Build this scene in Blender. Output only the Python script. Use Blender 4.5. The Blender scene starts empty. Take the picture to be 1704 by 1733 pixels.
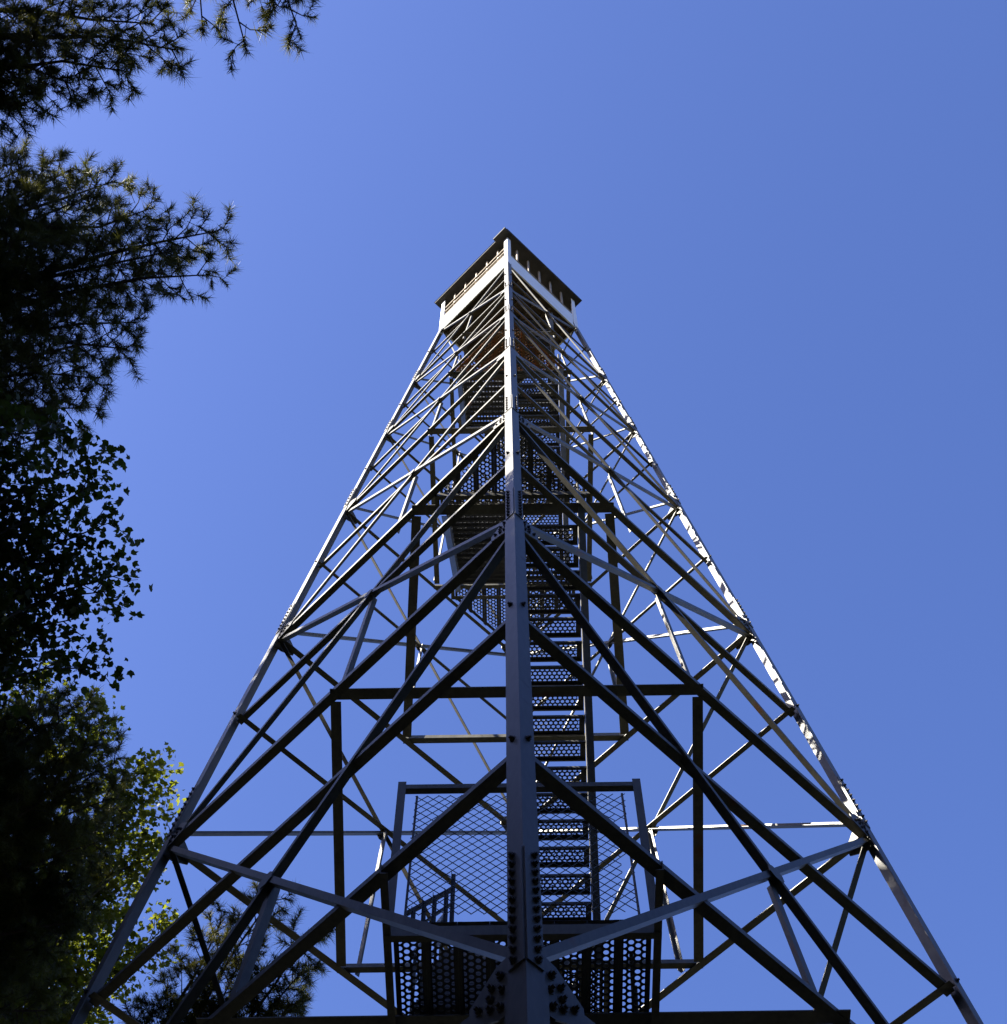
import bpy, math, random
import numpy as np
from mathutils import Vector, Matrix

S = bpy.context.scene
C = S.collection

# ---------------------------------------------------------------- camera, sky, sun, exposure
cam_d = bpy.data.cameras.new('camera')
cam = bpy.data.objects.new('camera', cam_d); C.objects.link(cam); S.camera = cam
_r = Vector((0.9999, 0.01383, -0.00288)).normalized()
_w = Vector((-0.00304, 0.40988, 0.91214)).normalized()
_u = _r.cross(_w).normalized() ; _r = _w.cross(_u).normalized()
cam.matrix_world = Matrix(((_r.x, _u.x, -_w.x, -0.0617), (_r.y, _u.y, -_w.y, -10.8732), (_r.z, _u.z, -_w.z, 1.6), (0, 0, 0, 1)))
cam_d.sensor_fit = 'HORIZONTAL'; cam_d.sensor_width = 36.0; cam_d.lens = 36.0 * 2718.77 / 1704.0
cam_d.clip_start = 0.1; cam_d.clip_end = 2000

SUN_EL = math.radians(36.0)
SUN_DIR = Vector((-0.93 * math.cos(SUN_EL), -0.367 * math.cos(SUN_EL), math.sin(SUN_EL))).normalized()
world = bpy.data.worlds.new('World'); S.world = world; world.use_nodes = True
wn = world.node_tree; wn.nodes.clear()
sky = wn.nodes.new('ShaderNodeTexSky'); sky.sky_type = 'NISHITA'; sky.sun_disc = False
sky.sun_elevation = SUN_EL; sky.sun_rotation = math.atan2(SUN_DIR.x, SUN_DIR.y)
sky.altitude = 0; sky.air_density = 1.0; sky.dust_density = 1.7; sky.ozone_density = 8.0
bg = wn.nodes.new('ShaderNodeBackground'); bg.inputs['Strength'].default_value = 0.05
tint = wn.nodes.new('ShaderNodeMix'); tint.data_type = 'RGBA'; tint.blend_type = 'MULTIPLY'; tint.inputs[0].default_value = 1.0
tint.inputs[7].default_value = (1.0, 0.91, 1.15, 1)      # the camera's slightly violet white balance
wo = wn.nodes.new('ShaderNodeOutputWorld')
wn.links.new(sky.outputs[0], tint.inputs[6]); wn.links.new(tint.outputs[2], bg.inputs[0]); wn.links.new(bg.outputs[0], wo.inputs[0])

sd = bpy.data.lights.new('sun', 'SUN'); sd.energy = 5.0; sd.angle = math.radians(0.5); sd.color = (1.0, 0.95, 0.84)
sun = bpy.data.objects.new('sun', sd); C.objects.link(sun)
sun.rotation_euler = (-SUN_DIR).to_track_quat('-Z', 'Y').to_euler(); sun.location = (-60, -20, 60)

S.view_settings.view_transform = 'Standard'; S.view_settings.look = 'None'
S.view_settings.exposure = 2.42; S.view_settings.gamma = 1.0; S.view_settings.use_curve_mapping = False
S.render.engine = 'CYCLES'
S.cycles.max_bounces = 8; S.cycles.transparent_max_bounces = 8

# ---------------------------------------------------------------- materials
def material(name, c1, c2, scale=6.0, rough=0.6, metal=0.0, bump=0.0, detail=6.0, stretch=None, spec=0.4):
    m = bpy.data.materials.new(name); m.use_nodes = True
    nt = m.node_tree; b = nt.nodes['Principled BSDF']
    tc = nt.nodes.new('ShaderNodeTexCoord'); mp = nt.nodes.new('ShaderNodeMapping')
    if stretch: mp.inputs['Scale'].default_value = stretch
    nz = nt.nodes.new('ShaderNodeTexNoise'); nz.inputs['Scale'].default_value = scale; nz.inputs['Detail'].default_value = detail
    rp = nt.nodes.new('ShaderNodeValToRGB'); rp.color_ramp.elements[0].position = 0.32; rp.color_ramp.elements[1].position = 0.68
    rp.color_ramp.elements[0].color = (*c1, 1); rp.color_ramp.elements[1].color = (*c2, 1)
    nt.links.new(tc.outputs['Object'], mp.inputs[0]); nt.links.new(mp.outputs[0], nz.inputs['Vector'])
    fn = nt.nodes.new('ShaderNodeTexNoise'); fn.inputs['Scale'].default_value = scale * 9; fn.inputs['Detail'].default_value = 4
    av = nt.nodes.new('ShaderNodeMix'); av.data_type = 'FLOAT'; av.inputs[0].default_value = 0.38
    nt.links.new(mp.outputs[0], fn.inputs['Vector']); nt.links.new(nz.outputs['Fac'], av.inputs[2]); nt.links.new(fn.outputs['Fac'], av.inputs[3])
    nt.links.new(av.outputs[0], rp.inputs[0]); nt.links.new(rp.outputs[0], b.inputs['Base Color'])
    b.inputs['Roughness'].default_value = rough; b.inputs['Metallic'].default_value = metal
    b.inputs['Specular IOR Level'].default_value = spec
    if bump:
        bp = nt.nodes.new('ShaderNodeBump'); bp.inputs['Strength'].default_value = bump; bp.inputs['Distance'].default_value = 0.02
        nt.links.new(nz.outputs['Fac'], bp.inputs['Height']); nt.links.new(bp.outputs[0], b.inputs['Normal'])
    return m

def rusty(m, amount=0.62, scale=1.7, col=(0.16, 0.065, 0.022)):
    """patches of rust over a steel material"""
    nt = m.node_tree; b = nt.nodes['Principled BSDF']; src = b.inputs['Base Color'].links[0].from_socket
    tc = nt.nodes.new('ShaderNodeTexCoord')
    nz = nt.nodes.new('ShaderNodeTexNoise'); nz.inputs['Scale'].default_value = scale; nz.inputs['Detail'].default_value = 8
    rp = nt.nodes.new('ShaderNodeValToRGB'); rp.color_ramp.elements[0].position = amount; rp.color_ramp.elements[1].position = amount + 0.09
    mx = nt.nodes.new('ShaderNodeMix'); mx.data_type = 'RGBA'; mx.inputs[7].default_value = (*col, 1)
    nt.links.new(tc.outputs['Object'], nz.inputs['Vector']); nt.links.new(nz.outputs['Fac'], rp.inputs[0])
    nt.links.new(rp.outputs[0], mx.inputs[0]); nt.links.new(src, mx.inputs[6]); nt.links.new(mx.outputs[2], b.inputs['Base Color'])
    return m

def leaf_material(name, c1, c2, trans, scale=1.5, tmix=0.45):
    m = bpy.data.materials.new(name); m.use_nodes = True
    nt = m.node_tree; b = nt.nodes['Principled BSDF']; out = nt.nodes['Material Output']
    tc = nt.nodes.new('ShaderNodeTexCoord'); nz = nt.nodes.new('ShaderNodeTexNoise')
    nz.inputs['Scale'].default_value = scale; nz.inputs['Detail'].default_value = 8
    rp = nt.nodes.new('ShaderNodeValToRGB'); rp.color_ramp.elements[0].position = 0.35; rp.color_ramp.elements[1].position = 0.65
    rp.color_ramp.elements[0].color = (*c1, 1); rp.color_ramp.elements[1].color = (*c2, 1)
    tr = nt.nodes.new('ShaderNodeBsdfTranslucent'); mx = nt.nodes.new('ShaderNodeMixShader')
    mul = nt.nodes.new('ShaderNodeMix'); mul.data_type = 'RGBA'; mul.blend_type = 'MULTIPLY'; mul.inputs[0].default_value = 1.0
    mul.inputs[7].default_value = (*trans, 1)
    nt.links.new(tc.outputs['Object'], nz.inputs['Vector']); nt.links.new(nz.outputs['Fac'], rp.inputs[0])
    nt.links.new(rp.outputs[0], b.inputs['Base Color']); nt.links.new(rp.outputs[0], mul.inputs[6]); nt.links.new(mul.outputs[2], tr.inputs['Color'])
    b.inputs['Roughness'].default_value = 0.55; b.inputs['Specular IOR Level'].default_value = 0.3
    mx.inputs[0].default_value = tmix
    nt.links.new(b.outputs[0], mx.inputs[1]); nt.links.new(tr.outputs[0], mx.inputs[2]); nt.links.new(mx.outputs[0], out.inputs['Surface'])
    return m

M = {}
M['steel'] = rusty(material('galvanised_steel', (0.066, 0.062, 0.051), (0.150, 0.141, 0.116), scale=2.6, rough=0.5, metal=0.25, bump=0.05, stretch=(1, 1, 0.35)), 0.66)
M['leg_steel'] = rusty(material('galvanised_leg_steel', (0.088, 0.084, 0.075), (0.150, 0.144, 0.131), scale=2.2, rough=0.5, metal=0.2, bump=0.05, stretch=(1, 1, 0.3)), 0.64, 3.5, (0.065, 0.045, 0.03))
M['plank'] = rusty(material('perforated_steel', (0.05, 0.05, 0.05), (0.09, 0.088, 0.086), scale=4, rough=0.6, metal=0.2), 0.67)
M['rust_plank'] = rusty(material('rusted_plank', (0.17, 0.075, 0.03), (0.28, 0.13, 0.05), scale=3, rough=0.8), 0.6, 2.5, (0.09, 0.04, 0.02))
M['bolt'] = material('bolt_steel', (0.05, 0.045, 0.042), (0.10, 0.09, 0.085), scale=20, rough=0.6, metal=0.3)
M['wire'] = material('galvanised_wire', (0.05, 0.05, 0.05), (0.09, 0.09, 0.09), scale=8, rough=0.5, metal=0.4)
M['white'] = material('white_paint', (0.70, 0.70, 0.68), (0.82, 0.82, 0.80), scale=3, rough=0.5, bump=0.03)
M['rail'] = material('weathered_rail_wood', (0.20, 0.16, 0.11), (0.38, 0.32, 0.25), scale=5, rough=0.8)
M['roof'] = material('dark_roof_boards', (0.018, 0.017, 0.016), (0.045, 0.04, 0.036), scale=5, rough=0.85)
M['floor'] = material('cab_floor_boards', (0.06, 0.045, 0.03), (0.13, 0.09, 0.055), scale=4, rough=0.85, stretch=(1, 6, 1))
M['concrete'] = material('footing_concrete', (0.28, 0.27, 0.25), (0.42, 0.40, 0.37), scale=4, rough=0.9, bump=0.3)
M['ground'] = material('forest_floor', (0.022, 0.018, 0.011), (0.04, 0.042, 0.018), scale=0.8, rough=0.95, bump=0.6, detail=10)
M['bark'] = material('pine_bark', (0.03, 0.02, 0.014), (0.10, 0.065, 0.045), scale=9, rough=0.95, bump=0.8, stretch=(1, 1, 0.25))
M['bark2'] = material('grey_bark', (0.035, 0.03, 0.025), (0.11, 0.10, 0.085), scale=9, rough=0.95, bump=0.6, stretch=(1, 1, 0.3))
M['needle'] = leaf_material('pine_needles', (0.052, 0.06, 0.016), (0.13, 0.128, 0.036), (1.2, 1.15, 0.6), 1.1, 0.35)
M['leaf'] = leaf_material('dark_green_leaves', (0.032, 0.044, 0.012), (0.07, 0.088, 0.025), (1.3, 1.4, 0.6), 1.3, 0.35)
M['leaf_y'] = leaf_material('yellow_green_leaves', (0.07, 0.085, 0.015), (0.14, 0.145, 0.028), (1.7, 1.7, 0.55), 1.3, 0.5)

# ---------------------------------------------------------------- mesh helpers
class MB:
    def __init__(s): s.v = []; s.f = []
    def add(s, vs, fs):
        o = len(s.v); s.v += [tuple(v) for v in vs]; s.f += [tuple(i + o for i in f) for f in fs]
    def prism(s, poly, offset):
        """closed prism from a planar polygon swept by a vector"""
        n = len(poly); off = Vector(offset)
        vs = [Vector(p) for p in poly] + [Vector(p) + off for p in poly]
        fs = [tuple(range(n))[::-1], tuple(range(n, 2 * n))] + [(i, (i + 1) % n, n + (i + 1) % n, n + i) for i in range(n)]
        s.add(vs, fs)
    def sweep(s, polys):
        n = len(polys[0]); vs = [v for p in polys for v in p]; fs = [tuple(range(n))[::-1], tuple(range((len(polys) - 1) * n, len(polys) * n))]
        for k in range(len(polys) - 1):
            for i in range(n):
                j = (i + 1) % n
                fs.append((k * n + i, k * n + j, (k + 1) * n + j, (k + 1) * n + i))
        s.add(vs, fs)
    def box(s, c, hx, hy, hz, ax=Vector((1, 0, 0)), ay=Vector((0, 1, 0)), az=Vector((0, 0, 1))):
        c = Vector(c); base = [c - ax * hx - ay * hy - az * hz, c + ax * hx - ay * hy - az * hz, c + ax * hx + ay * hy - az * hz, c - ax * hx + ay * hy - az * hz]
        s.prism(base, az * (2 * hz))
    def tube(s, a, b, r, n=8):
        a = Vector(a); b = Vector(b); d = (b - a).normalized()
        x = d.cross(Vector((0, 0, 1)) if abs(d.z) < 0.9 else Vector((1, 0, 0))).normalized(); y = d.cross(x)
        s.prism([a + x * (r * math.cos(2 * math.pi * i / n)) + y * (r * math.sin(2 * math.pi * i / n)) for i in range(n)], b - a)
    def angle(s, a, b, u, v, w, t, w2=None):
        """L-section bar from a to b; flange along u (width w) and flange along v (width w2)"""
        w2 = w2 or w
        pr = [(0, 0), (w, 0), (w, t), (t, t), (t, w2), (0, w2)]
        s.sweep([[Vector(p) + u * x + v * y for x, y in pr] for p in (a, b)])
    def mesh(s, name):
        me = bpy.data.meshes.new(name); me.from_pydata(s.v, [], s.f); me.update(); return me
    def build(s, name, mat, parent=None):
        me = s.mesh(name); me.materials.append(M[mat]); o = bpy.data.objects.new(name, me); C.objects.link(o)
        if parent: o.parent = parent
        return o

def empty(name, loc, label, cat, group=None):
    o = bpy.data.objects.new(name, None); C.objects.link(o); o.location = loc
    o['label'] = label; o['category'] = cat
    if group: o['group'] = group
    return o
def put(name, me, parent, mw):
    o = bpy.data.objects.new(name, me); C.objects.link(o); o.parent = parent; o.matrix_local = mw; return o

# ---------------------------------------------------------------- ground
g = MB(); n = 60
rnd = random.Random(3)
def gz(x, y):
    r = math.hypot(x, y)
    return (0.10 * math.sin(x * 0.21 + 1) * math.cos(y * 0.17) + 0.5 * math.sin(x * 0.031) * math.sin(y * 0.027 + 2)) * max(0.0, min(1.0, (r - 14) / 20))
xs = [math.copysign(abs(i / 30) ** 2.2 * 600, i) for i in range(-30, 31)]
g.v = [(x, y, gz(x, y)) for y in xs for x in xs]
g.f = [(j * 61 + i, j * 61 + i + 1, (j + 1) * 61 + i + 1, (j + 1) * 61 + i) for j in range(60) for i in range(60)]
go = g.build('ground', 'ground'); go['kind'] = 'structure'
for p in go.data.polygons: p.use_smooth = True

# ---------------------------------------------------------------- the fire tower
TOP = 35.88; DT = 1.509; SL = 0.1317
def hd(z): return DT + SL * (TOP - z)
DIR = {'N': Vector((0, -1, 0)), 'R': Vector((1, 0, 0)), 'F': Vector((0, 1, 0)), 'L': Vector((-1, 0, 0))}
def K(c, z): return DIR[c] * hd(z) + Vector((0, 0, z))
FACES = [('N', 'L'), ('R', 'N'), ('F', 'R'), ('L', 'F')]
LV = {'A': 8.43, 'a1': 11.42, 'a2': 14.2, 'B': 16.73, 'C': 21.56, 'D': 25.92, 'E': 29.38, 'G': 32.24, 'T': 35.72}
tower = empty('fire_tower', (0, 0, 0), 'tall galvanised steel lookout tower with zigzag stairs and a white cab on top', 'lookout tower')
U = Vector((0, 0, 1))

def inward(f):
    a, b = K(f[0], 10), K(f[1], 10); nrm = (b - a).cross(K(f[0], 20) - a).normalized()
    return nrm if nrm.dot(-(a + b) * Vector((1, 1, 0)).length if False else Vector((-(a.x + b.x), -(a.y + b.y), 0))) > 0 else -nrm
INW = {f: inward(f) for f in FACES}

def member(name, f, a, b, w, off, mat='steel', trim=0.05, w2=None, t=None):
    d = (b - a).normalized(); nrm = INW[f]
    u = d.cross(nrm).normalized()
    if u.z < 0: u = -u
    m = MB(); t = t or max(0.008, w * 0.1)
    a2 = a + d * trim + nrm * off - u * (w / 2); b2 = b - d * trim + nrm * off - u * (w / 2)
    m.angle(a2, b2, u, nrm, w, t, w2)
    return m.build(name, mat, tower)
def on(f, z, t): return K(f[0], z).lerp(K(f[1], z), t)

# legs
SEC = [(0.30, 8.43, 0.165), (8.43, 16.73, 0.142), (16.73, 25.92, 0.128), (25.92, TOP, 0.108)]
NB = {'N': ('R', 'L'), 'R': ('F', 'N'), 'F': ('L', 'R'), 'L': ('N', 'F')}
def legdirs(c):
    e1 = (DIR[NB[c][0]] - DIR[c]).normalized(); e2 = (DIR[NB[c][1]] - DIR[c]).normalized(); return e1, e2
bolt_me = {}
def hexbolt(m, p, nrm, r, h):
    x = nrm.cross(U).normalized(); y = nrm.cross(x)
    m.prism([p + x * (r * 1.35 * math.cos(math.pi / 5 * i)) + y * (r * 1.35 * math.sin(math.pi / 5 * i)) for i in range(10)], nrm * (h * 0.16))
    p = p + nrm * (h * 0.15)
    m.prism([p + x * (r * math.cos(math.pi / 3 * i)) + y * (r * math.sin(math.pi / 3 * i)) for i in range(6)], nrm * h)
    m.prism([p + nrm * h + x * (r * .55 * math.cos(math.pi / 3 * i)) + y * (r * .55 * math.sin(math.pi / 3 * i)) for i in range(6)], nrm * (h * 0.9))
def bolt_mesh(r):
    if r not in bolt_me:
        m = MB(); hexbolt(m, Vector((0, 0, 0)), Vector((0, -1, 0)), r, r * 0.8); me = m.mesh('bolt'); me.materials.append(M['bolt']); bolt_me[r] = me
    return bolt_me[r]
def place_bolt(parent, p, nrm, r):
    q = Vector((0, -1, 0)).rotation_difference(nrm)
    put('bolt', bolt_mesh(r), parent, Matrix.Translation(p) @ q.to_matrix().to_4x4() @ Matrix.Rotation(rnd.uniform(0, 6.28), 4, 'Y'))

for c in 'NRFL':
    e1, e2 = legdirs(c); m = MB()
    for z0, z1, w in SEC:
        t = 0.014
        pr = [(0, 0), (w, 0), (w, t), (t, t), (t, w), (0, w)]
        m.sweep([[K(c, z) + e1 * x + e2 * y for x, y in pr] for z in (z0, z1)])
    m.build('leg', 'leg_steel', tower)
    # splices: cover plates on both flanges with a row of bolts down each
    for lv, ln, nb, r in (('A', 1.25, 12, 0.021), ('B', 0.95, 9, 0.019), ('C', 0.8, 8, 0.017), ('D', 0.7, 6, 0.016), ('E', .5, 4, .015), ('G', .45, 4, .015)):
        z0 = LV[lv] + 0.10; w = [s for s in SEC if s[0] <= z0 <= s[1]][0][2] * 0.92
        m = MB()
        for ea, eb in ((e1, e2), (e2, e1)):
            o = -eb * 0.011
            q = [K(c, z0) + ea * 0.004 + o, K(c, z0) + ea * w + o, K(c, z0 + ln) + ea * w + o, K(c, z0 + ln) + ea * 0.004 + o]
            m.prism(q, eb * 0.0095)
        sp = m.build('splice_plate', 'leg_steel', tower)
        for ea, eb in ((e1, e2), (e2, e1)):
            for k in range(nb):
                z = z0 + ln * (k + 0.5) / nb
                place_bolt(sp, K(c, z) + ea * (w * 0.62) - eb * 0.011, -eb, r)
    # single bolt pairs where the horizontals meet the leg
    lg = [o for o in tower.children if o.name.startswith('leg')][-1]
    for z in (LV['a1'], LV['a2'], 19.45, 23.9, 27.6, 30.8, 34.0):
        for ea, eb in ((e1, e2), (e2, e1)):
            place_bolt(lg, K(c, z) + ea * 0.075 - eb * 0.0005, -eb, 0.022 if z < 20 else 0.018)
    m = MB(); p = K(c, 0.0); h = 0.45
    m.sweep([[Vector((p.x + sx * hw, p.y + sy * hw, z)) for sx, sy in ((-1, -1), (1, -1), (1, 1), (-1, 1))] for z, hw in ((-0.5, 0.62), (0.18, 0.5), (0.32, 0.34))])
    m.build('concrete_footing', 'concrete', tower)

# faces: girts, crossing diagonals, horizontals, hangers
def cross_z(z0, z1): return z0 + (z1 - z0) * hd(z0) / (hd(z0) + hd(z1))
PANELS = [  # lower, upper, girt width at the upper level, diagonal, horizontal, hanger, extra horizontals, hanger foot
    (0.5, LV['A'], 0.13, 0.10, 0.11, 0.08, [3.2, 5.9], 3.2),
    (LV['A'], LV['B'], 0.10, 0.088, 0.105, 0.08, [LV['a1'], LV['a2']], LV['a1']),
    (LV['B'], LV['C'], 0.088, 0.066, 0.08, 0.064, [19.45], LV['B']),
    (LV['C'], LV['D'], 0.076, 0.056, 0.066, 0.054, [0], LV['C']),
    (LV['D'], LV['E'], 0.064, 0.048, 0.056, 0.046, [0], LV['D']),
    (LV['E'], LV['G'], 0.058, 0.043, 0.050, 0.04, [0], LV['E']),
    (LV['G'], LV['T'], 0.062, 0.040, 0.046, 0.036, [0], LV['G']),
]
for f in FACES:
    for z0, z1, wg, wd, wh, wk, hs, foot in PANELS:
        member('girt', f, K(f[0], z1), K(f[1], z1), wg, 0.034, trim=0.06, w2=wg * (0.75 if z1 > 24 else 1))
        zc = cross_z(z0, z1); q = 1.3 if z0 > 20 else (0.72 if z0 < 10 else 1.0); r2 = 0.68 if z0 > 20 else 0.95
        member('diagonal_brace', f, K(f[0], z0 + 0.14), K(f[1], z1), wd * q, 0.050, trim=0.16, w2=wd * r2)
        member('diagonal_brace', f, K(f[1], z0 + 0.14), K(f[0], z1), wd * q, 0.064, trim=0.16, w2=wd * r2)
        for z in hs:
            z = z or zc
            member('horizontal_strut', f, K(f[0], z), K(f[1], z), wh * q, 0.080, trim=0.03, w2=wh * r2)
        member('hanger', f, on(f, foot, 0.5), on(f, zc, 0.5), wk, 0.110, trim=0.02)
        # connection plate at the crossing
        m = MB(); p = on(f, zc, 0.5) + INW[f] * 0.036; ex = (K(f[1], zc) - K(f[0], zc)).normalized(); ey = ex.cross(INW[f]).normalized(); h = wd * 1.15
        m.prism([p + ex * (h * math.cos(a)) + ey * (h * math.sin(a)) for a in [math.pi / 4 * (k + .5) for k in range(8)]], INW[f] * 0.01)
        m.build('crossing_plate', 'steel', tower)

# gusset plates at the leg nodes
for lv, sz in (('A', 0.46), ('B', 0.36), ('C', 0.36), ('D', 0.32), ('E', 0.26), ('G', 0.24)):
    z = LV[lv]
    for f in FACES:
        for ca, cb in (f, f[::-1]):
            p = K(ca, z); ex = (K(cb, z) - p).normalized(); ey = (K(ca, z + 1) - p).normalized(); nn = INW[f]
            pl = [(0.03, -0.55), (0.5, -0.5), (1.0, -0.22), (1.0, 0.18), (0.55, 0.62), (0.03, 0.75)]
            m = MB(); m.prism([p + ex * (x * sz) + ey * (y * sz) + nn * 0.016 for x, y in pl], nn * 0.010)
            go_ = m.build('gusset_plate', 'steel', tower)
            if lv in 'ABC':
                r = {'A': 0.024, 'B': 0.018, 'C': 0.016}[lv]
                for x, y in ((0.42, 0.02), (0.62, 0.0), (0.82, -0.02), (0.45, 0.34), (0.6, 0.22), (0.45, -0.3), (0.62, -0.2)):
                    place_bolt(go_, p + ex * (x * sz) + ey * (y * sz) + nn * 0.016, -nn, r)

# diaphragm struts inside the tower
STR = {'a1': (-2.13, 2.37, 0.135), 'B': (-1.95, 1.81, 0.135), 'C': (-1.966, 1.70, 0.15), 'D': (-1.41, 1.42, 0.10), 'E': (-1.18, 1.20, 0.085), 'G': (-1.0, 1.0, 0.08)}
for lv, (yn, yf, w) in STR.items():
    z = LV[lv] - 0.02; d = hd(z)
    w0 = w
    for y in (yn, yf):
        w = w0 if y < 0 else w0 * 0.62
        x = d - abs(y) - 0.06; s = -1 if y < 0 else 1
        m = MB(); m.angle(Vector((-x, y - s * w / 2, z - 0.02)), Vector((x, y - s * w / 2, z - 0.02)), Vector((0, s, 0)), U, w, 0.012, w * 0.8)
        m.build('diaphragm_strut', 'steel', tower)
    w = w0
    for sx in (-1, 1):
        a = Vector((sx * (d - abs(yn) - 0.12), yn + 0.08, z - 0.045)); b = Vector((sx * (d - abs(yf) - 0.12), yf - 0.08, z - 0.045))
        dr = (b - a).normalized(); wv = dr.cross(U).normalized() * -sx
        m = MB(); ww = w * 0.85; m.angle(a - wv * ww / 2, b - wv * ww / 2, wv, U, ww, 0.011, ww * 0.8)
        m.build('diaphragm_strut', 'steel', tower)

# perforated planks -------------------------------------------------
PITCH = 0.063; HOLE = 0.0222
def plank_mesh(name, rows, ya, yb, mat, flange=0.04, margin=0.012):
    """plank running along local Y; ya/yb(x) give the ends; holes in straight columns, x centred"""
    m = MB(); cs = PITCH * 0.866; half = rows * cs / 2 + margin
    R3 = PITCH / math.sqrt(3)
    for k in range(rows):
        cx = (k - (rows - 1) / 2) * cs
        lo = max(ya(cx - R3), ya(cx + R3)) + 0.03; hi = min(yb(cx - R3), yb(cx + R3)) - 0.03
        j0 = math.ceil(lo / PITCH - (k % 2) * 0.5 + .5); j = j0
        while (j + (k % 2) * 0.5) * PITCH + PITCH / 2 <= hi:
            cy = (j + (k % 2) * 0.5) * PITCH; j += 1
            out = [];  inn = []
            for q in range(12):
                a = math.pi / 6 * q
                ro = R3 if q % 2 == 0 else R3 * 0.866
                out.append((cx + ro * math.cos(a), cy + ro * math.sin(a), 0)); inn.append((cx + HOLE * math.cos(a), cy + HOLE * math.sin(a), 0))
            m.add(out + inn, [(q, (q + 1) % 12, 12 + (q + 1) % 12, 12 + q) for q in range(12)])
    # solid margins, 1.5 mm under the perforated sheet, and turned-down side flanges
    e = rows * cs / 2 - 0.02
    for s in (-1, 1):
        xo, xi = s * half, s * (e - 0.004)
        m.add([(xi, ya(xi), -.0015), (xo, ya(xo), -.0015), (xo, yb(xo), -.0015), (xi, yb(xi), -.0015)], [(0, 1, 2, 3)])
        m.add([(xo, ya(xo), -.0015), (xo, yb(xo), -.0015), (xo, yb(xo), -flange), (xo, ya(xo), -flange)], [(0, 1, 2, 3)])
        xk = xo - s * 0.022
        m.add([(xo, ya(xo), -flange), (xo, yb(xo), -flange), (xk, yb(xk), -flange), (xk, ya(xk), -flange)], [(0, 1, 2, 3)])
    for fn, s in ((ya, 1), (yb, -1)):
        m.add([(-half, fn(-half), -.003), (half, fn(half), -.003), (half, fn(half) + s * .07, -.003), (-half, fn(-half) + s * .07, -.003)], [(0, 1, 2, 3)])
    me = m.mesh(name); me.materials.append(M[mat]); return me, half
def solid(o, t=0.003):
    md = o.modifiers.new('sheet', 'SOLIDIFY'); md.thickness = t; md.offset = 0

# stair flights ------------------------------------------------------
TW = 0.80
tread_me, TH = plank_mesh('tread', 4, lambda x: -TW / 2, lambda x: TW / 2, 'plank', margin=0.034)
def flight(side, ya, za, yb, zb, rails=True):
    """from (ya,za) up to (yb,zb) on the left (-1) or right (+1) side"""
    xc = side * 0.475; n_ = max(3, round((zb - za) / 0.2685)); dz = (zb - za) / n_; dy = (yb - ya) / n_
    m = MB()
    a0 = Vector((0, ya, za - 0.06)); b0 = Vector((0, yb, zb - 0.06)); d = (b0 - a0).normalized()
    u = Vector((1, 0, 0)).cross(d); u = u if u.z > 0 else -u
    for sx in (-1, 1):
        x = Vector((xc + sx * (TW / 2 + 0.012), 0, 0)); v = Vector((sx, 0, 0))
        m.angle(a0 + x - u * 0.11, b0 + x - u * 0.11, u, v, 0.20, 0.008, 0.085)
        m.angle(a0 + x + u * 0.098 - v * 0.0, b0 + x + u * 0.098, -u, v, 0.012, 0.008, 0.05)
    fl = m.build('stair_flight', 'steel', tower)
    for k in range(1, n_):
        o = put('tread', tread_me, fl, Matrix.Translation((xc, ya + dy * (k - 0.5), za + dz * k)) @ Matrix.Rotation(math.pi / 2, 4, 'Z'))
        solid(o)
    for sx in ((side,) if rails else ()):
        x = xc + sx * (TW / 2 + 0.045)
        for h in (0.5, 0.92):
            m = MB(); m.tube((x, ya, za + h), (x, yb, zb + h), 0.019); m.build('handrail', 'steel', fl)
        k = 0.5
        while k < n_:
            m = MB(); p = (x, ya + dy * k, za + dz * k - 0.1); m.angle(Vector(p), Vector((x, p[1], p[2] + 1.04)), Vector((1, 0, 0)), Vector((0, 1, 0)), 0.032, 0.005); m.build('rail_post', 'steel', fl); k += 4
    return fl

# landings -----------------------------------------------------------
def landing(z, y0, sgn, depth=None, mat='plank', y_end=None):
    """floor from the strut at y0 out to the corner (sgn -1 near, +1 far), clipped by the faces"""
    d = hd(z) - 0.14
    def edge(x): return (d - abs(x)) if y_end is None else min(d - abs(x), y_end)
    m = MB()
    for x in (-1.05, 1.05):
        ye = hd(z) - abs(x) - 0.08 if y_end is not None else edge(x); b = sgn * ye; a = y0 - sgn * 0.0
        m.angle(Vector((x, a, z - 0.155)), Vector((x, b, z - 0.155)), U, Vector((-1 if x > 0 else 1, 0, 0)), 0.11, 0.010, 0.06)
    ye = edge(1.05) * sgn
    m.angle(Vector((-1.05, ye, z - 0.158)), Vector((1.05, ye, z - 0.158)), U, Vector((0, -sgn, 0)), 0.11, 0.010, 0.06)
    fr = m.build('landing', 'steel', tower)
    rows = 4; wd = 2 * (rows * PITCH * 0.866 / 2 + 0.012) + 0.004; nn = int(2.14 / wd)
    for k in range(nn):
        xc = (k - (nn - 1) / 2) * wd
        if sgn < 0:
            ya = lambda x, xc=xc: -edge(xc + x); yb = lambda x: y0 + 0.04
        else:
            ya = lambda x: y0 - 0.04; yb = lambda x, xc=xc: edge(xc + x)
        me, hf = plank_mesh('floor_plank', rows, ya, yb, mat)
        o = put('floor_plank', me, fr, Matrix.Translation((xc, 0, z))); solid(o)
    return fr
ZL = 6.05
landing(ZL, 1.9, 1)
near_fr = landing(LV['a1'] + 0.06, -1.95, -1, y_end=3.02)
landing(LV['B'] + 0.06, 1.81, 1)
landing(LV['C'] + 0.06, -1.966, -1)
landing(LV['D'] + 0.06, 1.42, 1)
landing(LV['E'] + 0.06, -1.18, -1, mat='rust_plank')
landing(LV['G'] + 0.06, 1.0, 1)
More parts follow.
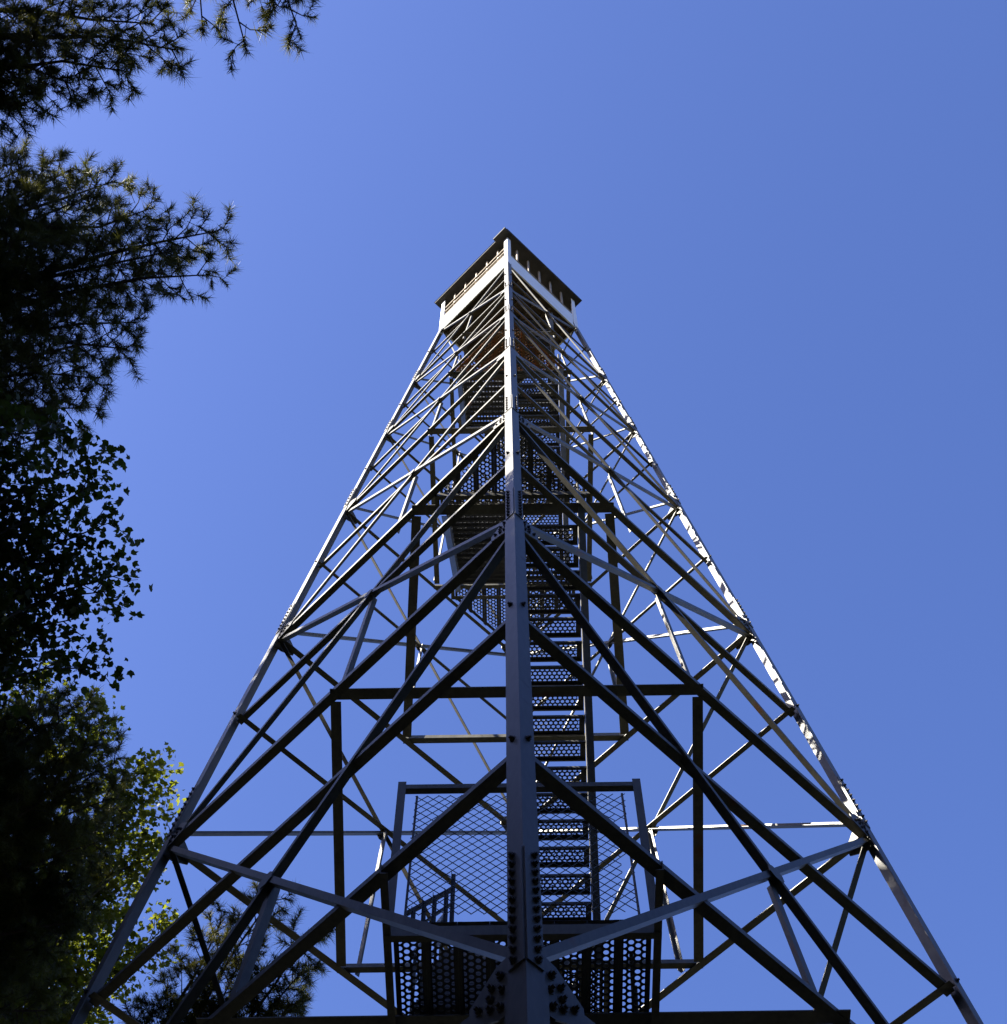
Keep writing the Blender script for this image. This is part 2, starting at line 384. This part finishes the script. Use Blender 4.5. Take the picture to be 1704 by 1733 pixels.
FL = [(-1, -2.5, 0.02, 1.9, ZL), (1, 1.9, ZL, -1.95, LV['a1'] + .06), (-1, -1.95, LV['a1'] + .06, 1.81, LV['B'] + .06), (1, 1.81, LV['B'] + .06, -1.966, LV['C'] + .06),
      (-1, -1.966, LV['C'] + .06, 1.42, LV['D'] + .06), (1, 1.42, LV['D'] + .06, -1.18, LV['E'] + .06), (-1, -1.18, LV['E'] + .06, 1.0, LV['G'] + .06), (1, 1.0, LV['G'] + .06, -0.3, 35.64, False)]
for a in FL: flight(*a)

# chain-link guard on the first landing -----------------------------------
zf = LV['a1'] + 0.06
m = MB(); yF = -3.02
m.angle(Vector((-1.05, yF, zf + 1.80)), Vector((1.05, yF, zf + 1.80)), U, Vector((0, 1, 0)), 0.06, 0.006)
fence = m.build('guard_fence', 'steel', tower); fence['label'] = 'chain-link guard panel on the first landing'
for sx in (-1, 1):
    m = MB(); m.angle(Vector((sx * 1.05, yF - 0.004, zf - 0.16)), Vector((sx * 1.05, yF - 0.004, zf + 1.90)), Vector((-sx, 0, 0)), Vector((0, 1, 0)), 0.07, 0.007)
    m.build('fence_post', 'steel', fence)
    m = MB(); m.tube((sx * 0.90, yF + 0.03, zf + 0.05), (sx * 0.88, yF + 0.03, zf + 1.72), 0.011, 6); m.build('tension_bar', 'wire', fence)
    # chain link on the two side faces as well
def chain(p0, ex, width, z0, z1, nrm, rag=True):
    m = MB(); dw, dh = 0.100, 0.100; rr = 0.0039; H = z1 - z0; rn = random.Random(5)
    k = -int(H / dh) - 2
    for fam in (1, -1):
        k0 = -int(H / dh) - 2
        for k in range(k0, int(width / dw) - k0 + 1):
            # line x = k*dw + fam * (z/dh)*dw
            x0 = k * dw if fam == 1 else k * dw
            pts = []
            zmin = 0.0; nseg = int(H / dh) + 1
            prev = None
            for i in range(nseg + 1):
                h = i * dh; x = x0 + fam * i * dw
                cur = (x, h)
                if prev is not None and 0 <= min(prev[0], x) and max(prev[0], x) <= width and h <= H + 0.01:
                    b = 0.006 * math.sin(i * 1.7 + k * 0.9)
                    wob = lambda q: p0 + ex * (q[0] + 0.006 * math.sin(q[1] * 5 + q[0] * 3)) + U * (z0 + q[1] + 0.008 * math.sin(q[0] * 4)) + nrm * (fam * 0.0035)
                    m.tube(wob(prev), wob(cur), rr, 5)
                prev = cur
    return m
chain(Vector((-0.90, yF + 0.03, 0)), Vector((1, 0, 0)), 1.80, zf + 0.12, zf + 1.78, Vector((0, 1, 0))).build('chain_link', 'wire', fence)
# small slatted step gate standing at the landing edge
m = MB()
gx = [(-0.86, 0.30), (-0.78, 0.40), (-0.70, 0.47), (-0.61, 0.52), (-0.56, 0.74)]
m.angle(Vector((-0.90, yF + 0.12, zf + 0.26)), Vector((-0.56, yF + 0.12, zf + 0.55)), U, Vector((0, 1, 0)), 0.035, 0.005)
m.angle(Vector((-0.84, yF + 0.12, zf + 0.06)), Vector((-0.56, yF + 0.12, zf + 0.36)), U, Vector((0, 1, 0)), 0.02, 0.004)
gate = m.build('step_gate', 'wire', tower)
for x, h in gx:
    m = MB(); m.angle(Vector((x, yF + 0.115, zf + 0.02)), Vector((x, yF + 0.115, zf + h)), Vector((1, 0, 0)), Vector((0, -1, 0)), 0.034, 0.005); m.build('slat', 'wire', gate)

# cab --------------------------------------------------------------------
ZF, ZP, ZS = 35.66, 36.48, 37.70
CD = {k: DIR[k] * DT for k in DIR}
m = MB(); rr = DT - 0.03
m.prism([CD[c] * (rr / DT) + U * ZF for c in 'NRFL'], U * 0.05)
for k in range(-3, 4):
    ex = Vector((1, 1, 0)).normalized(); ey = Vector((-1, 1, 0)).normalized(); c = ex * (k * 0.30)
    m.box(c + U * (ZF - 0.061), 0.025, 0.98, 0.06, ex, ey, U)
cab = m.build('cab', 'floor', tower); cab['label'] = 'square lookout cab with white panels and open windows'
for c in 'NRFL':
    e1, e2 = legdirs(c); m = MB()
    m.angle(CD[c] - (e1 + e2) * 0.022 + U * (ZF - 0.15), CD[c] - (e1 + e2) * 0.022 + U * ZS, e1, e2, 0.105, 0.012); m.build('corner_post', 'white', cab)
for f in FACES:
    a, b = CD[f[0]], CD[f[1]]; ex = (b - a).normalized(); nn = Vector((a.x + b.x, a.y + b.y, 0)).normalized(); L = (b - a).length
    m = MB(); m.prism([a + ex * 0.06 + U * (ZF - 0.06), a + ex * (L - 0.06) + U * (ZF - 0.06), a + ex * (L - 0.06) + U * ZP, a + ex * 0.06 + U * ZP], -nn * 0.03); m.build('wall_panel', 'white', cab)
    for k in range(1, 6):
        p = a + ex * (L * k / 6) - nn * 0.05
        m = MB(); m.box(p + U * ((ZP + ZS) / 2), 0.018, 0.018, (ZS - ZP) / 2, ex, nn, U); m.build('window_post', 'rail', cab)
    for z in ((ZP + 0.36, ZP + 0.66) if f != ('R', 'N') else ()):
        m = MB(); m.box((a + b) / 2 - nn * 0.014 + U * z, L / 2 - 0.1, 0.012, 0.02, ex, nn, U); m.build('rail', 'rail', cab)
    m = MB(); m.box((a + b) / 2 - nn * 0.03 + U * (ZP + 0.012), L / 2 - 0.12, 0.05, 0.011, ex, nn, U); m.build('window_sill', 'rail', cab)
# roof: dark board soffit, fascia and a low hipped top
m = MB(); ro = DT + 0.20
q = [DIR[c] * ro for c in 'NRFL']
m.prism([p + U * ZS for p in q], U * 0.06)
ap = Vector((0, 0, ZS + 1.0))
m.add([p * 1.01 + U * (ZS + 0.061) for p in q] + [ap], [(0, 1, 4), (1, 2, 4), (2, 3, 4), (3, 0, 4), (3, 2, 1, 0)])
roof = m.build('roof', 'roof', cab)
# a loose length of fascia board that sticks out by the near corner
ex = (DIR['L'] - DIR['N']).normalized(); nn = (DIR['N'] + DIR['L']).normalized()
m = MB(); m.box(DIR['N'] * ro + ex * 0.19 + nn * 0.035 + U * (ZS + 0.02), 0.19, 0.045, 0.045, ex, nn, U); m.build('fascia_board', 'roof', cab)

# ---------------------------------------------------------------- trees
def unit(v): return v / (np.linalg.norm(v) + 1e-9)
class Tree:
    def __init__(s, seed): s.rn = np.random.default_rng(seed); s.wv = []; s.wf = []; s.nw = 0; s.tufts = []; s.leaves = []
    def tube(s, pts, rad, n=6):
        pts = np.asarray(pts, float); o = s.nw; vs = []
        for i, p in enumerate(pts):
            d = unit(pts[min(i + 1, len(pts) - 1)] - pts[max(i - 1, 0)])
            x = unit(np.cross(d, [0, 0, 1.0] if abs(d[2]) < 0.9 else [1.0, 0, 0])); y = np.cross(d, x)
            for k in range(n):
                a = 2 * math.pi * k / n; vs.append(p + (x * math.cos(a) + y * math.sin(a)) * rad[i])
        s.wv += vs; s.nw += len(vs)
        for i in range(len(pts) - 1):
            for k in range(n):
                k2 = (k + 1) % n; s.wf.append((o + i * n + k, o + i * n + k2, o + (i + 1) * n + k2, o + (i + 1) * n + k))
    def limb_path(s, a, b, way=None, n=9, bow=0.08, wob=0.05):
        a = np.asarray(a, float); b = np.asarray(b, float); L = np.linalg.norm(b - a)
        mid = np.asarray(way, float) if way is not None else (a + b) / 2 + np.array([0, 0, bow * L])
        t = np.linspace(0, 1, n)[:, None]
        if way is not None: ctl = 2 * mid - (a + b) / 2
        else: ctl = mid + (mid - (a + b) / 2)
        P = (1 - t) ** 2 * a + 2 * t * (1 - t) * ctl + t ** 2 * b
        P[1:-1] += s.rn.normal(0, wob, (n - 2, 3))
        return P
    def side(s, d):
        h = unit(np.cross(d, [0, 0, 1.0])); return h
def needles(tufts, per, ln, wd, rn):
    """numpy needle fans: tufts = [(pos, axis)]"""
    P = np.array([t[0] for t in tufts]); A = np.array([t[1] for t in tufts]); T = len(P)
    A = A / np.linalg.norm(A, axis=1, keepdims=True)
    P = np.repeat(P, per, 0); A = np.repeat(A, per, 0); n_ = len(P)
    r = rn.normal(0, 1, (n_, 3)); r -= (r * A).sum(1, keepdims=True) * A; r /= np.linalg.norm(r, axis=1, keepdims=True)
    ang = np.radians(rn.uniform(-8, 12, (n_, 1)) + np.repeat(rn.uniform(50, 92, (T, 1)), per, 0) * rn.uniform(0.25, 1.2, (n_, 1))); back = rn.uniform(0, 0.15, (n_, 1))
    D = A * np.cos(ang) + r * np.sin(ang); L = ln * rn.uniform(0.55, 1.15, (n_, 1)) * np.repeat(rn.uniform(0.65, 1.25, (T, 1)), per, 0)
    B = P - A * back; D[:, 2] -= 0.10; side = np.cross(D, rn.normal(0, 1, (n_, 3))); side /= np.linalg.norm(side, axis=1, keepdims=True)
    v = np.empty((n_, 3, 3)); v[:, 0] = B + side * wd / 2; v[:, 1] = B - side * wd / 2; v[:, 2] = B + D * L
    return v.reshape(-1, 3)
def leaf_fans(cl, per, size, spread, rn):
    P = np.repeat(np.array([c[0] for c in cl]), per, 0); n_ = len(P)
    P = P + rn.normal(0, 1, (n_, 3)) * spread * np.array([1, 1, 0.7])
    nrm = rn.normal(0, 1, (n_, 3)) * 0.75 + np.array([0, 0, 1.0]); nrm /= np.linalg.norm(nrm, axis=1, keepdims=True)
    x = np.cross(nrm, rn.normal(0, 1, (n_, 3))); x /= np.linalg.norm(x, axis=1, keepdims=True); y = np.cross(nrm, x)
    s = size * rn.uniform(0.6, 1.25, (n_, 1))
    sh = [(0, -.5, 0), (.36, -.30, .07), (.50, .10, .10), (.20, .16, .03), (0, .62, -.05), (-.20, .16, .03), (-.50, .10, .10), (-.36, -.30, .07)]
    v = np.empty((n_, 8, 3))
    for k, (a, b, c) in enumerate(sh): v[:, k] = P + x * s * a + y * s * b + nrm * s * c
    return v.reshape(-1, 3)
def soup(name, V, k, mat, parent):
    me = bpy.data.meshes.new(name); n_ = len(V) // k
    me.vertices.add(len(V)); me.vertices.foreach_set('co', V.astype(np.float32).ravel())
    me.loops.add(len(V)); me.loops.foreach_set('vertex_index', np.arange(len(V), dtype=np.int32))
    me.polygons.add(n_); me.polygons.foreach_set('loop_start', np.arange(0, len(V), k, dtype=np.int32)); me.polygons.foreach_set('loop_total', np.full(n_, k, dtype=np.int32))
    me.update(); me.validate(); me.materials.append(M[mat])
    o = bpy.data.objects.new(name, me); C.objects.link(o); o.parent = parent; return o

def branchlets(T, path, L, r, start=0.25, dens=0.24, blen=0.36, flat=0.35):
    """side shoots along a limb; returns [(points, dir)] of the shoots"""
    n_ = len(path); res = []
    cnt = max(3, int(L * (1 - start) / dens)); sgn = 1
    for k in range(cnt):
        t = start + (1 - start) * (k + T.rn.uniform(0.1, 0.9)) / cnt
        i = min(n_ - 2, int(t * (n_ - 1))); fr = t * (n_ - 1) - i; p = path[i] * (1 - fr) + path[i + 1] * fr
        d = unit(path[i + 1] - path[i]); sd_ = T.side(d) * sgn; sgn = -sgn
        dr = unit(d * T.rn.uniform(0.45, 1.0) + sd_ * T.rn.uniform(0.5, 1.0) + np.array([0, 0, T.rn.normal(0.12, flat)]))
        ln = (0.22 + blen * min(L, 4.5) * (1.08 - t) * T.rn.uniform(0.6, 1.15)) * 0.9
        res.append((p, dr, ln))
    return res
def pine(loc, H, r0, limbs, seed, label, group, crown0=0.5, fill=True, clear=True, per=76, fillper=10, fillstep=0.55, wd=0.0088):
    """limbs: (attach height, tip, waypoint|None)"""
    T = Tree(seed); base = np.array(loc, float)
    root = empty('pine_tree', loc, label, 'pine tree', group)
    tz = np.linspace(0, H, 12); lean = T.rn.normal(0, 0.012, 2)
    trunk = np.array([[base[0] + lean[0] * z + 0.05 * math.sin(z * .5 + seed), base[1] + lean[1] * z + 0.05 * math.cos(z * .4), base[2] - 0.25 + z] for z in tz])
    tr = [r0 * (1.25 if i == 0 else 1) * (1 - 0.86 * z / H) for i, z in enumerate(tz)]
    T.tube(trunk, tr, 10)
    def at(z):
        z = min(max(z, 0), H - 0.05); i = np.searchsorted(tz, z) - 1; i = max(0, i); fr = (z - tz[i]) / (tz[i + 1] - tz[i]); return trunk[i] * (1 - fr) + trunk[i + 1] * fr
    fine = []; coarse = []
    def grow(a, b, way, detail, st=0.22):
        L = np.linalg.norm(np.asarray(b) - a); pth = T.limb_path(a, b, way, wob=0.03 * min(L, 3) ** .5)
        rb = 0.016 + 0.011 * L; T.tube(pth, np.linspace(rb, 0.007, len(pth)), 5)
        out = fine if detail else coarse
        for p, dr, ln in branchlets(T, pth, L, rb, start=st if detail else 0.35, dens=0.13 if detail else 0.42):
            q = p + dr * ln + np.array([0, 0, 0.05 * ln]); mid = (p + q) / 2 + T.rn.normal(0, 0.03, 3)
            T.tube([p, mid, q], [0.009, 0.006, 0.004], 4)
            out.append((q, unit(q - mid)))
            nt = max(1, int(ln / (0.115 if detail else 0.3)))
            for k in range(nt):
                t = (k + 0.6) / (nt + 0.4); s0 = p + (q - p) * t; sd_ = T.side(dr) * (1 if k % 2 else -1)
                tw = unit(dr * 0.7 + sd_ * 0.8 + T.rn.normal(0, 0.45, 3)); e = s0 + tw * T.rn.uniform(0.10, 0.28)
                if detail: T.tube([s0, e], [0.005, 0.003], 3)
                out.append((e, tw))
        out.append((pth[-1], unit(pth[-1] - pth[-2])))
    for lm in limbs: grow(at(lm[0] - base[2]), lm[1], lm[2], True, *lm[3:])
    if fill:
        z = H * crown0; Lm = 0.16 * H
        while z < H - 0.4:
            L = Lm * (1 - ((z - H * crown0) / (H * (1 - crown0))) ** 1.6) * T.rn.uniform(0.6, 1.1) + 0.5
            for _ in range(3):
                az = T.rn.uniform(0, 2 * math.pi); a = at(z + T.rn.uniform(-.2, .2)); b = a + np.array([math.cos(az) * L, math.sin(az) * L, L * T.rn.uniform(0.05, 0.4)])
                if clear and b[0] + L * 0.2 > -0.325 * (b[2] - 1.6) - 0.25: continue      # growth towards the clearing is given limb by limb
                grow(a, b, None, False)
            z += fillstep
        coarse.append((trunk[-1], np.array([0, 0, 1.0])))
    m = MB(); m.v = [tuple(v - base) for v in T.wv]; m.f = T.wf; o = m.build('trunk', 'bark', root)
    V = []
    if fine: V.append(needles(fine, per, 0.155, wd, T.rn))
    if coarse: V.append(needles(coarse, fillper, 0.26, 0.045, T.rn))
    soup('crown', np.concatenate(V) - base, 3, 'needle', root)
    return root
def broadleaf(loc, H, r0, limbs, seed, label, group, mat, size=0.115, fill=True, per=9, crown0=0.4, clear=True, dens=0.15, spread=0.10, fillsize=0.2):
    T = Tree(seed); base = np.array(loc, float)
    root = empty('broadleaf_tree', loc, label, 'tree', group)
    tz = np.linspace(0, H, 12)
    trunk = np.array([[base[0] + 0.12 * math.sin(z * .4 + seed), base[1] + 0.12 * math.cos(z * .33 + seed), base[2] - 0.25 + z] for z in tz])
    T.tube(trunk, [r0 * (1.3 if i == 0 else 1) * (1 - 0.9 * z / H) for i, z in enumerate(tz)], 10)
    def at(z):
        z = min(max(z, 0), H - 0.05); i = max(0, np.searchsorted(tz, z) - 1); fr = (z - tz[i]) / (tz[i + 1] - tz[i]); return trunk[i] * (1 - fr) + trunk[i + 1] * fr
    fine = []; coarse = []
    def grow(a, b, way, detail):
        L = np.linalg.norm(np.asarray(b) - a); pth = T.limb_path(a, b, way, wob=0.05 * min(L, 3) ** .5)
        T.tube(pth, np.linspace(0.014 + 0.010 * L, 0.005, len(pth)), 5)
        out = fine if detail else coarse
        for p, dr, ln in branchlets(T, pth, L, 0, start=0.3, dens=dens if detail else 0.4, blen=0.30, flat=0.45):
            q = p + dr * ln; T.tube([p, (p + q) / 2 + T.rn.normal(0, 0.03, 3), q], [0.008, 0.005, 0.003], 4)
            nt = max(1, int(ln / 0.13))
            for k in range(nt + 1):
                out.append((p + (q - p) * ((k + 0.4) / (nt + 0.4)) + T.rn.normal(0, 0.05, 3), dr))
        out.append((pth[-1], None))
    for za, tip, way in limbs: grow(at(za - base[2]), tip, way, True)
    if fill:
        z = H * crown0; Lm = 0.2 * H
        while z < H - 0.3:
            L = Lm * math.sin(math.pi * (0.15 + 0.85 * (z - H * crown0) / (H * (1 - crown0)))) ** 0.7 * T.rn.uniform(0.6, 1.1) + 0.4
            for _ in range(3):
                az = T.rn.uniform(0, 2 * math.pi); a = at(z); b = a + np.array([math.cos(az) * L, math.sin(az) * L, L * T.rn.uniform(0.2, 0.7)])
                if clear and b[0] + L * 0.2 > -0.325 * (b[2] - 1.6) - 0.2: continue
                grow(a, b, None, False)
            z += 0.5
    m = MB(); m.v = [tuple(v - base) for v in T.wv]; m.f = T.wf; m.build('trunk', 'bark2', root)
    V = []
    if fine: V.append(leaf_fans(fine, per, size, spread, T.rn))
    if coarse: V.append(leaf_fans(coarse, 5, fillsize, 0.16, T.rn))
    soup('crown', np.concatenate(V) - base, 8, mat, root)
    return root

P1 = [(-3.33, -8.34, 19.6), (-3.8, -8.2, 19.1), (-4.36, -8.12, 18.9), (-4.89, -8.18, 18.6), (-3.66, -8.56, 20.1), (-4.45, -8.72, 20.2), (-5.05, -7.91, 18.6), (-4.92, -8.52, 19.6)]
P1b = [(-2.22, -8.34, 20.6), (-2.77, -8.26, 20.1), (-2.55, -8.59, 21.0), (-3.3, -8.42, 20.4)]
P2 = [(-3.38, -5.84, 21.6), (-3.45, -5.41, 21.1), (-3.92, -5.69, 21.2), (-4.23, -6.08, 21.9), (-4.69, -6.58, 22.6), (-5.25, -6.74, 22.6), (-5.82, -6.79, 22.6), (-6.36, -6.8, 22.6), (-4.26, -4.96, 20.6), (-4.32, -4.75, 20.2), (-4.62, -4.52, 19.8), (-4.73, -4.22, 19.6), (-4.97, -4.08, 19.2), (-5.35, -4.38, 19.2), (-4.82, -5.4, 20.8), (-5.37, -4.93, 20.4), (-5.92, -5.4, 21.1), (-5.48, -5.79, 21.6), (-4.97, -6.24, 21.9), (-6.08, -6.21, 22.1), (-5.87, -4.9, 19.6)]
B3 = [(-4.37, -4.42, 17.6), (-4.37, -4.11, 17.6), (-4.3, -3.62, 17.6), (-4.1, -3.2, 17.2), (-4.18, -3.09, 17.0), (-4.32, -2.37, 16.6), (-4.53, -2.87, 16.8), (-5.21, -4.79, 18.1), (-4.8, -4.58, 17.9), (-5.49, -4.65, 18.1), (-4.95, -3.87, 17.6), (-5.18, -3.05, 17.1), (-4.67, -3.28, 17.2), (-5.26, -2.46, 16.6), (-4.81, -2.52, 16.6), (-5.35, -4.23, 17.6), (-5.09, -3.4, 17.4)]
B5 = [(-5.68, 1.1, 21.6), (-5.92, 0.95, 21.6), (-6.52, 0.65, 21.6), (-7.07, 0.93, 21.6), (-7.32, 1.52, 21.6), (-4.89, 1.74, 21.1), (-4.9, 2.14, 21.1), (-5.32, 2.29, 21.1), (-5.18, 2.92, 20.9), (-4.66, 2.55, 20.8), (-5.25, 3.32, 20.6), (-5.57, 3.94, 20.6), (-4.85, 4.01, 20.4), (-5.71, 4.6, 20.1), (-5.0, 4.29, 20.1), (-5.79, 5.1, 19.8), (-5.39, 1.9, 21.2)]
P4 = [(-5.69, 0.15, 20.1), (-5.16, 0.76, 19.6), (-5.37, 0.52, 19.8), (-5.28, 1.32, 19.6), (-5.37, 1.84, 19.4), (-5.52, 2.46, 19.2), (-6.09, 0.23, 20.1), (-6.43, 0.96, 19.8), (-6.17, 1.78, 19.6), (-6.47, 2.44, 19.2), (-5.98, 3.11, 18.8), (-6.45, 3.53, 18.6), (-6.72, 1.77, 19.6), (-5.73, 2.8, 18.9), (-5.75, 0.94, 19.6), (-6.6, 0.5, 19.8), (-6.05, 3.86, 18.4)]
P6 = [(-3.26, 2.45, 18.9), (-2.78, 2.8, 18.6), (-2.87, 3.27, 18.4), (-3.02, 3.63, 18.2), (-3.72, 3.21, 18.4), (-4.1, 3.52, 18.2), (-3.41, 3.74, 18.1), (-3.94, 2.75, 18.8), (-4.55, 3.78, 18.4), (-4.97, 4.03, 18.4)]
GRP = 'trees at the edge of the clearing'
def shift(ps, dx, dy=0.0, dz=0.0): return [(x + dx, y + dy, z + dz) for x, y, z in ps]
P1 = shift([P1[k] for k in (0, 1, 2, 3, 4, 7)], -0.26) + [P1[6]]
P2 = shift(P2[:4], -0.30) + shift(P2[4:8], -0.45, 0.30) + shift(P2[8:], -0.34)
B3 = shift(B3, -0.13); P4 = shift(P4, -0.12)
P4 = P4 + shift(P4[:12], -0.55, 0.1, -0.3)
B5 = [(-0.06 + (x + 0.06) * 1.13 - 0.22, -10.87 + (y + 10.87) * 1.13, 1.6 + (z - 1.6) * 1.13) for x, y, z in B5]
pine((-9.3, -9.4, 0), 25.0, 0.24, [(17.0 + 0.3 * i, t, None, 0.3) for i, t in enumerate(P1)] + [(19.8 + 0.25 * i, t, (-5.0, -11.3, 22.3), 0.74) for i, t in enumerate(shift(P1b, -0.14, 0.03))],
     11, 'tall pine with a long limb reaching out beside a hanging tufted spray', GRP)
pine((-9.6, -5.2, 0), 27.0, 0.27, [(t[2] - 2.6 + 0.05 * (i % 5), t, None) for i, t in enumerate(P2)], 12, 'big dark pine whose heavy boughs point at the white cab', GRP)
broadleaf((-8.6, -2.9, 0), 21.5, 0.2, [(t[2] - 3.2, t, None) for t in B3], 13, 'dark leafed broadleaf tree between two pines', GRP, 'leaf', size=0.088, per=8, dens=0.19, spread=0.08)
pine((-9.4, 2.2, 0), 26.5, 0.26, [(t[2] - 3.0, t, None) for t in P4], 14, 'dense shaded pine behind the left leg of the tower', GRP)
broadleaf((-9.4, 7.0, 0), 27.0, 0.22, [(t[2] - 3.6, t, None) for t in B5], 15, 'yellow-green broadleaf tree glowing behind the shaded pine', GRP, 'leaf_y', size=0.095, per=8, spread=0.09)
pine((-6.8, 8.2, 0), 22.5, 0.2, [(t[2] - 3.2, t, None) for t in P6], 16, 'slender pine showing open sprays through the lower lattice of the tower', GRP, fill=True)

# the rest of the clearing's edge, out of the picture
rb = random.Random(8)
def copy_tree(src, loc, rz, sc, label, group):
    r = src.copy(); C.objects.link(r); r.location = loc; r.rotation_euler = (0, 0, rz); r.scale = (sc, sc, sc); r['label'] = label; r['group'] = group
    for ch in src.children:
        k = ch.copy(); C.objects.link(k); k.parent = r
    return r
proto = pine((-15.5, -3.0, 0), 25.0, 0.25, [], 21, 'unseen pine of the surrounding wood, away from the tower', 'pines of the surrounding wood', clear=False, crown0=0.25, fillper=12)
WOOD = 'pines of the surrounding wood'
spots = []
for x, n_, lo in ((-14.0, 9, 0.95), (-18.0, 14, 1.27), (-21.5, 15, 1.40)):  # unseen rows, heights set so their shade falls on the lower tower
    for k in range(n_): spots.append((x + rb.uniform(-1, 1), -26 + k * 36 / n_ + rb.uniform(-1, 1) + (1.4 if x == -18 else 0), rb.uniform(lo, lo + 0.1)))
for k in range(26):                                                      # unseen ring behind camera and far sides, added to darken lower steel
    a = math.radians(196 + k * 7.2); r = 17.5 + (k % 3) * 3.2 + rb.uniform(-1, 1)
    x, y = r * math.cos(a) * 1.0, r * math.sin(a) - 3
    spots.append((x, y, rb.uniform(0.85, 1.05) * (0.8 if x > 6 else 1)))
for k in range(12):
    a = math.radians(25 + k * 11); r = 26 + (k % 2) * 4
    spots.append((r * math.cos(a), r * math.sin(a), rb.uniform(0.7, 0.85)))
shade = broadleaf((-12.6, -8.6, 0), 25.0, 0.28, [], 31, 'unseen broadleaf tree added to shade the tower', 'unseen broadleaf trees added for shade', 'leaf', clear=False, crown0=0.18, fillsize=0.34)  # dense unseen tree, added with its copies to keep light off the tower
for k, (x, y) in enumerate([(-12.2, -13.2), (-12.8, -4.4), (-13.2, -17.5), (-12.4, -0.4), (-12.0, 3.6), (-16.2, -10.6), (-16.6, -6.2), (-9.5, -18.5), (-5.0, -18.8), (-0.5, -19.4), (4.5, -18.6), (9.0, -17.4)]):
    copy_tree(shade, (x, y, gz(x, y)), rb.uniform(0, 6.28), rb.uniform(0.92, 1.02), 'unseen broadleaf tree added to shade the tower', 'unseen broadleaf trees added for shade')
copy_tree(shade, (-18.0, -7.8, gz(-18, -7.8)), 1.0, 1.31, 'unseen broadleaf tree added to shade the tower', 'unseen broadleaf trees added for shade')  # unseen tree added to shade the right leg
for k in range(9):                                                        # thick unseen growth close behind the viewpoint, added to darken the near steel
    x, y = -10 + k * 3.0 + rb.uniform(-.6, .6), -16.6 + rb.uniform(-.8, .8)
    copy_tree(shade, (x, y, gz(x, y)), rb.uniform(0, 6.28), rb.uniform(0.92, 1.0) * (1 if x < 8 else 0.88), 'unseen broadleaf tree added to shade the tower', 'unseen broadleaf trees added for shade')
for k in range(5):  # unseen trees along the right-hand edge, added to darken the lower right
    x, y = 14.2 + rb.uniform(-.5, .5), -13 + k * 3.4
    copy_tree(shade, (x, y, gz(x, y)), rb.uniform(0, 6.28), 0.84, 'unseen broadleaf tree added to shade the tower', 'unseen broadleaf trees added for shade')
for x, y, sc in spots:
    copy_tree(proto, (x, y, gz(x, y)), rb.uniform(0, 6.28), sc, 'unseen pine of the surrounding wood, away from the tower', WOOD)
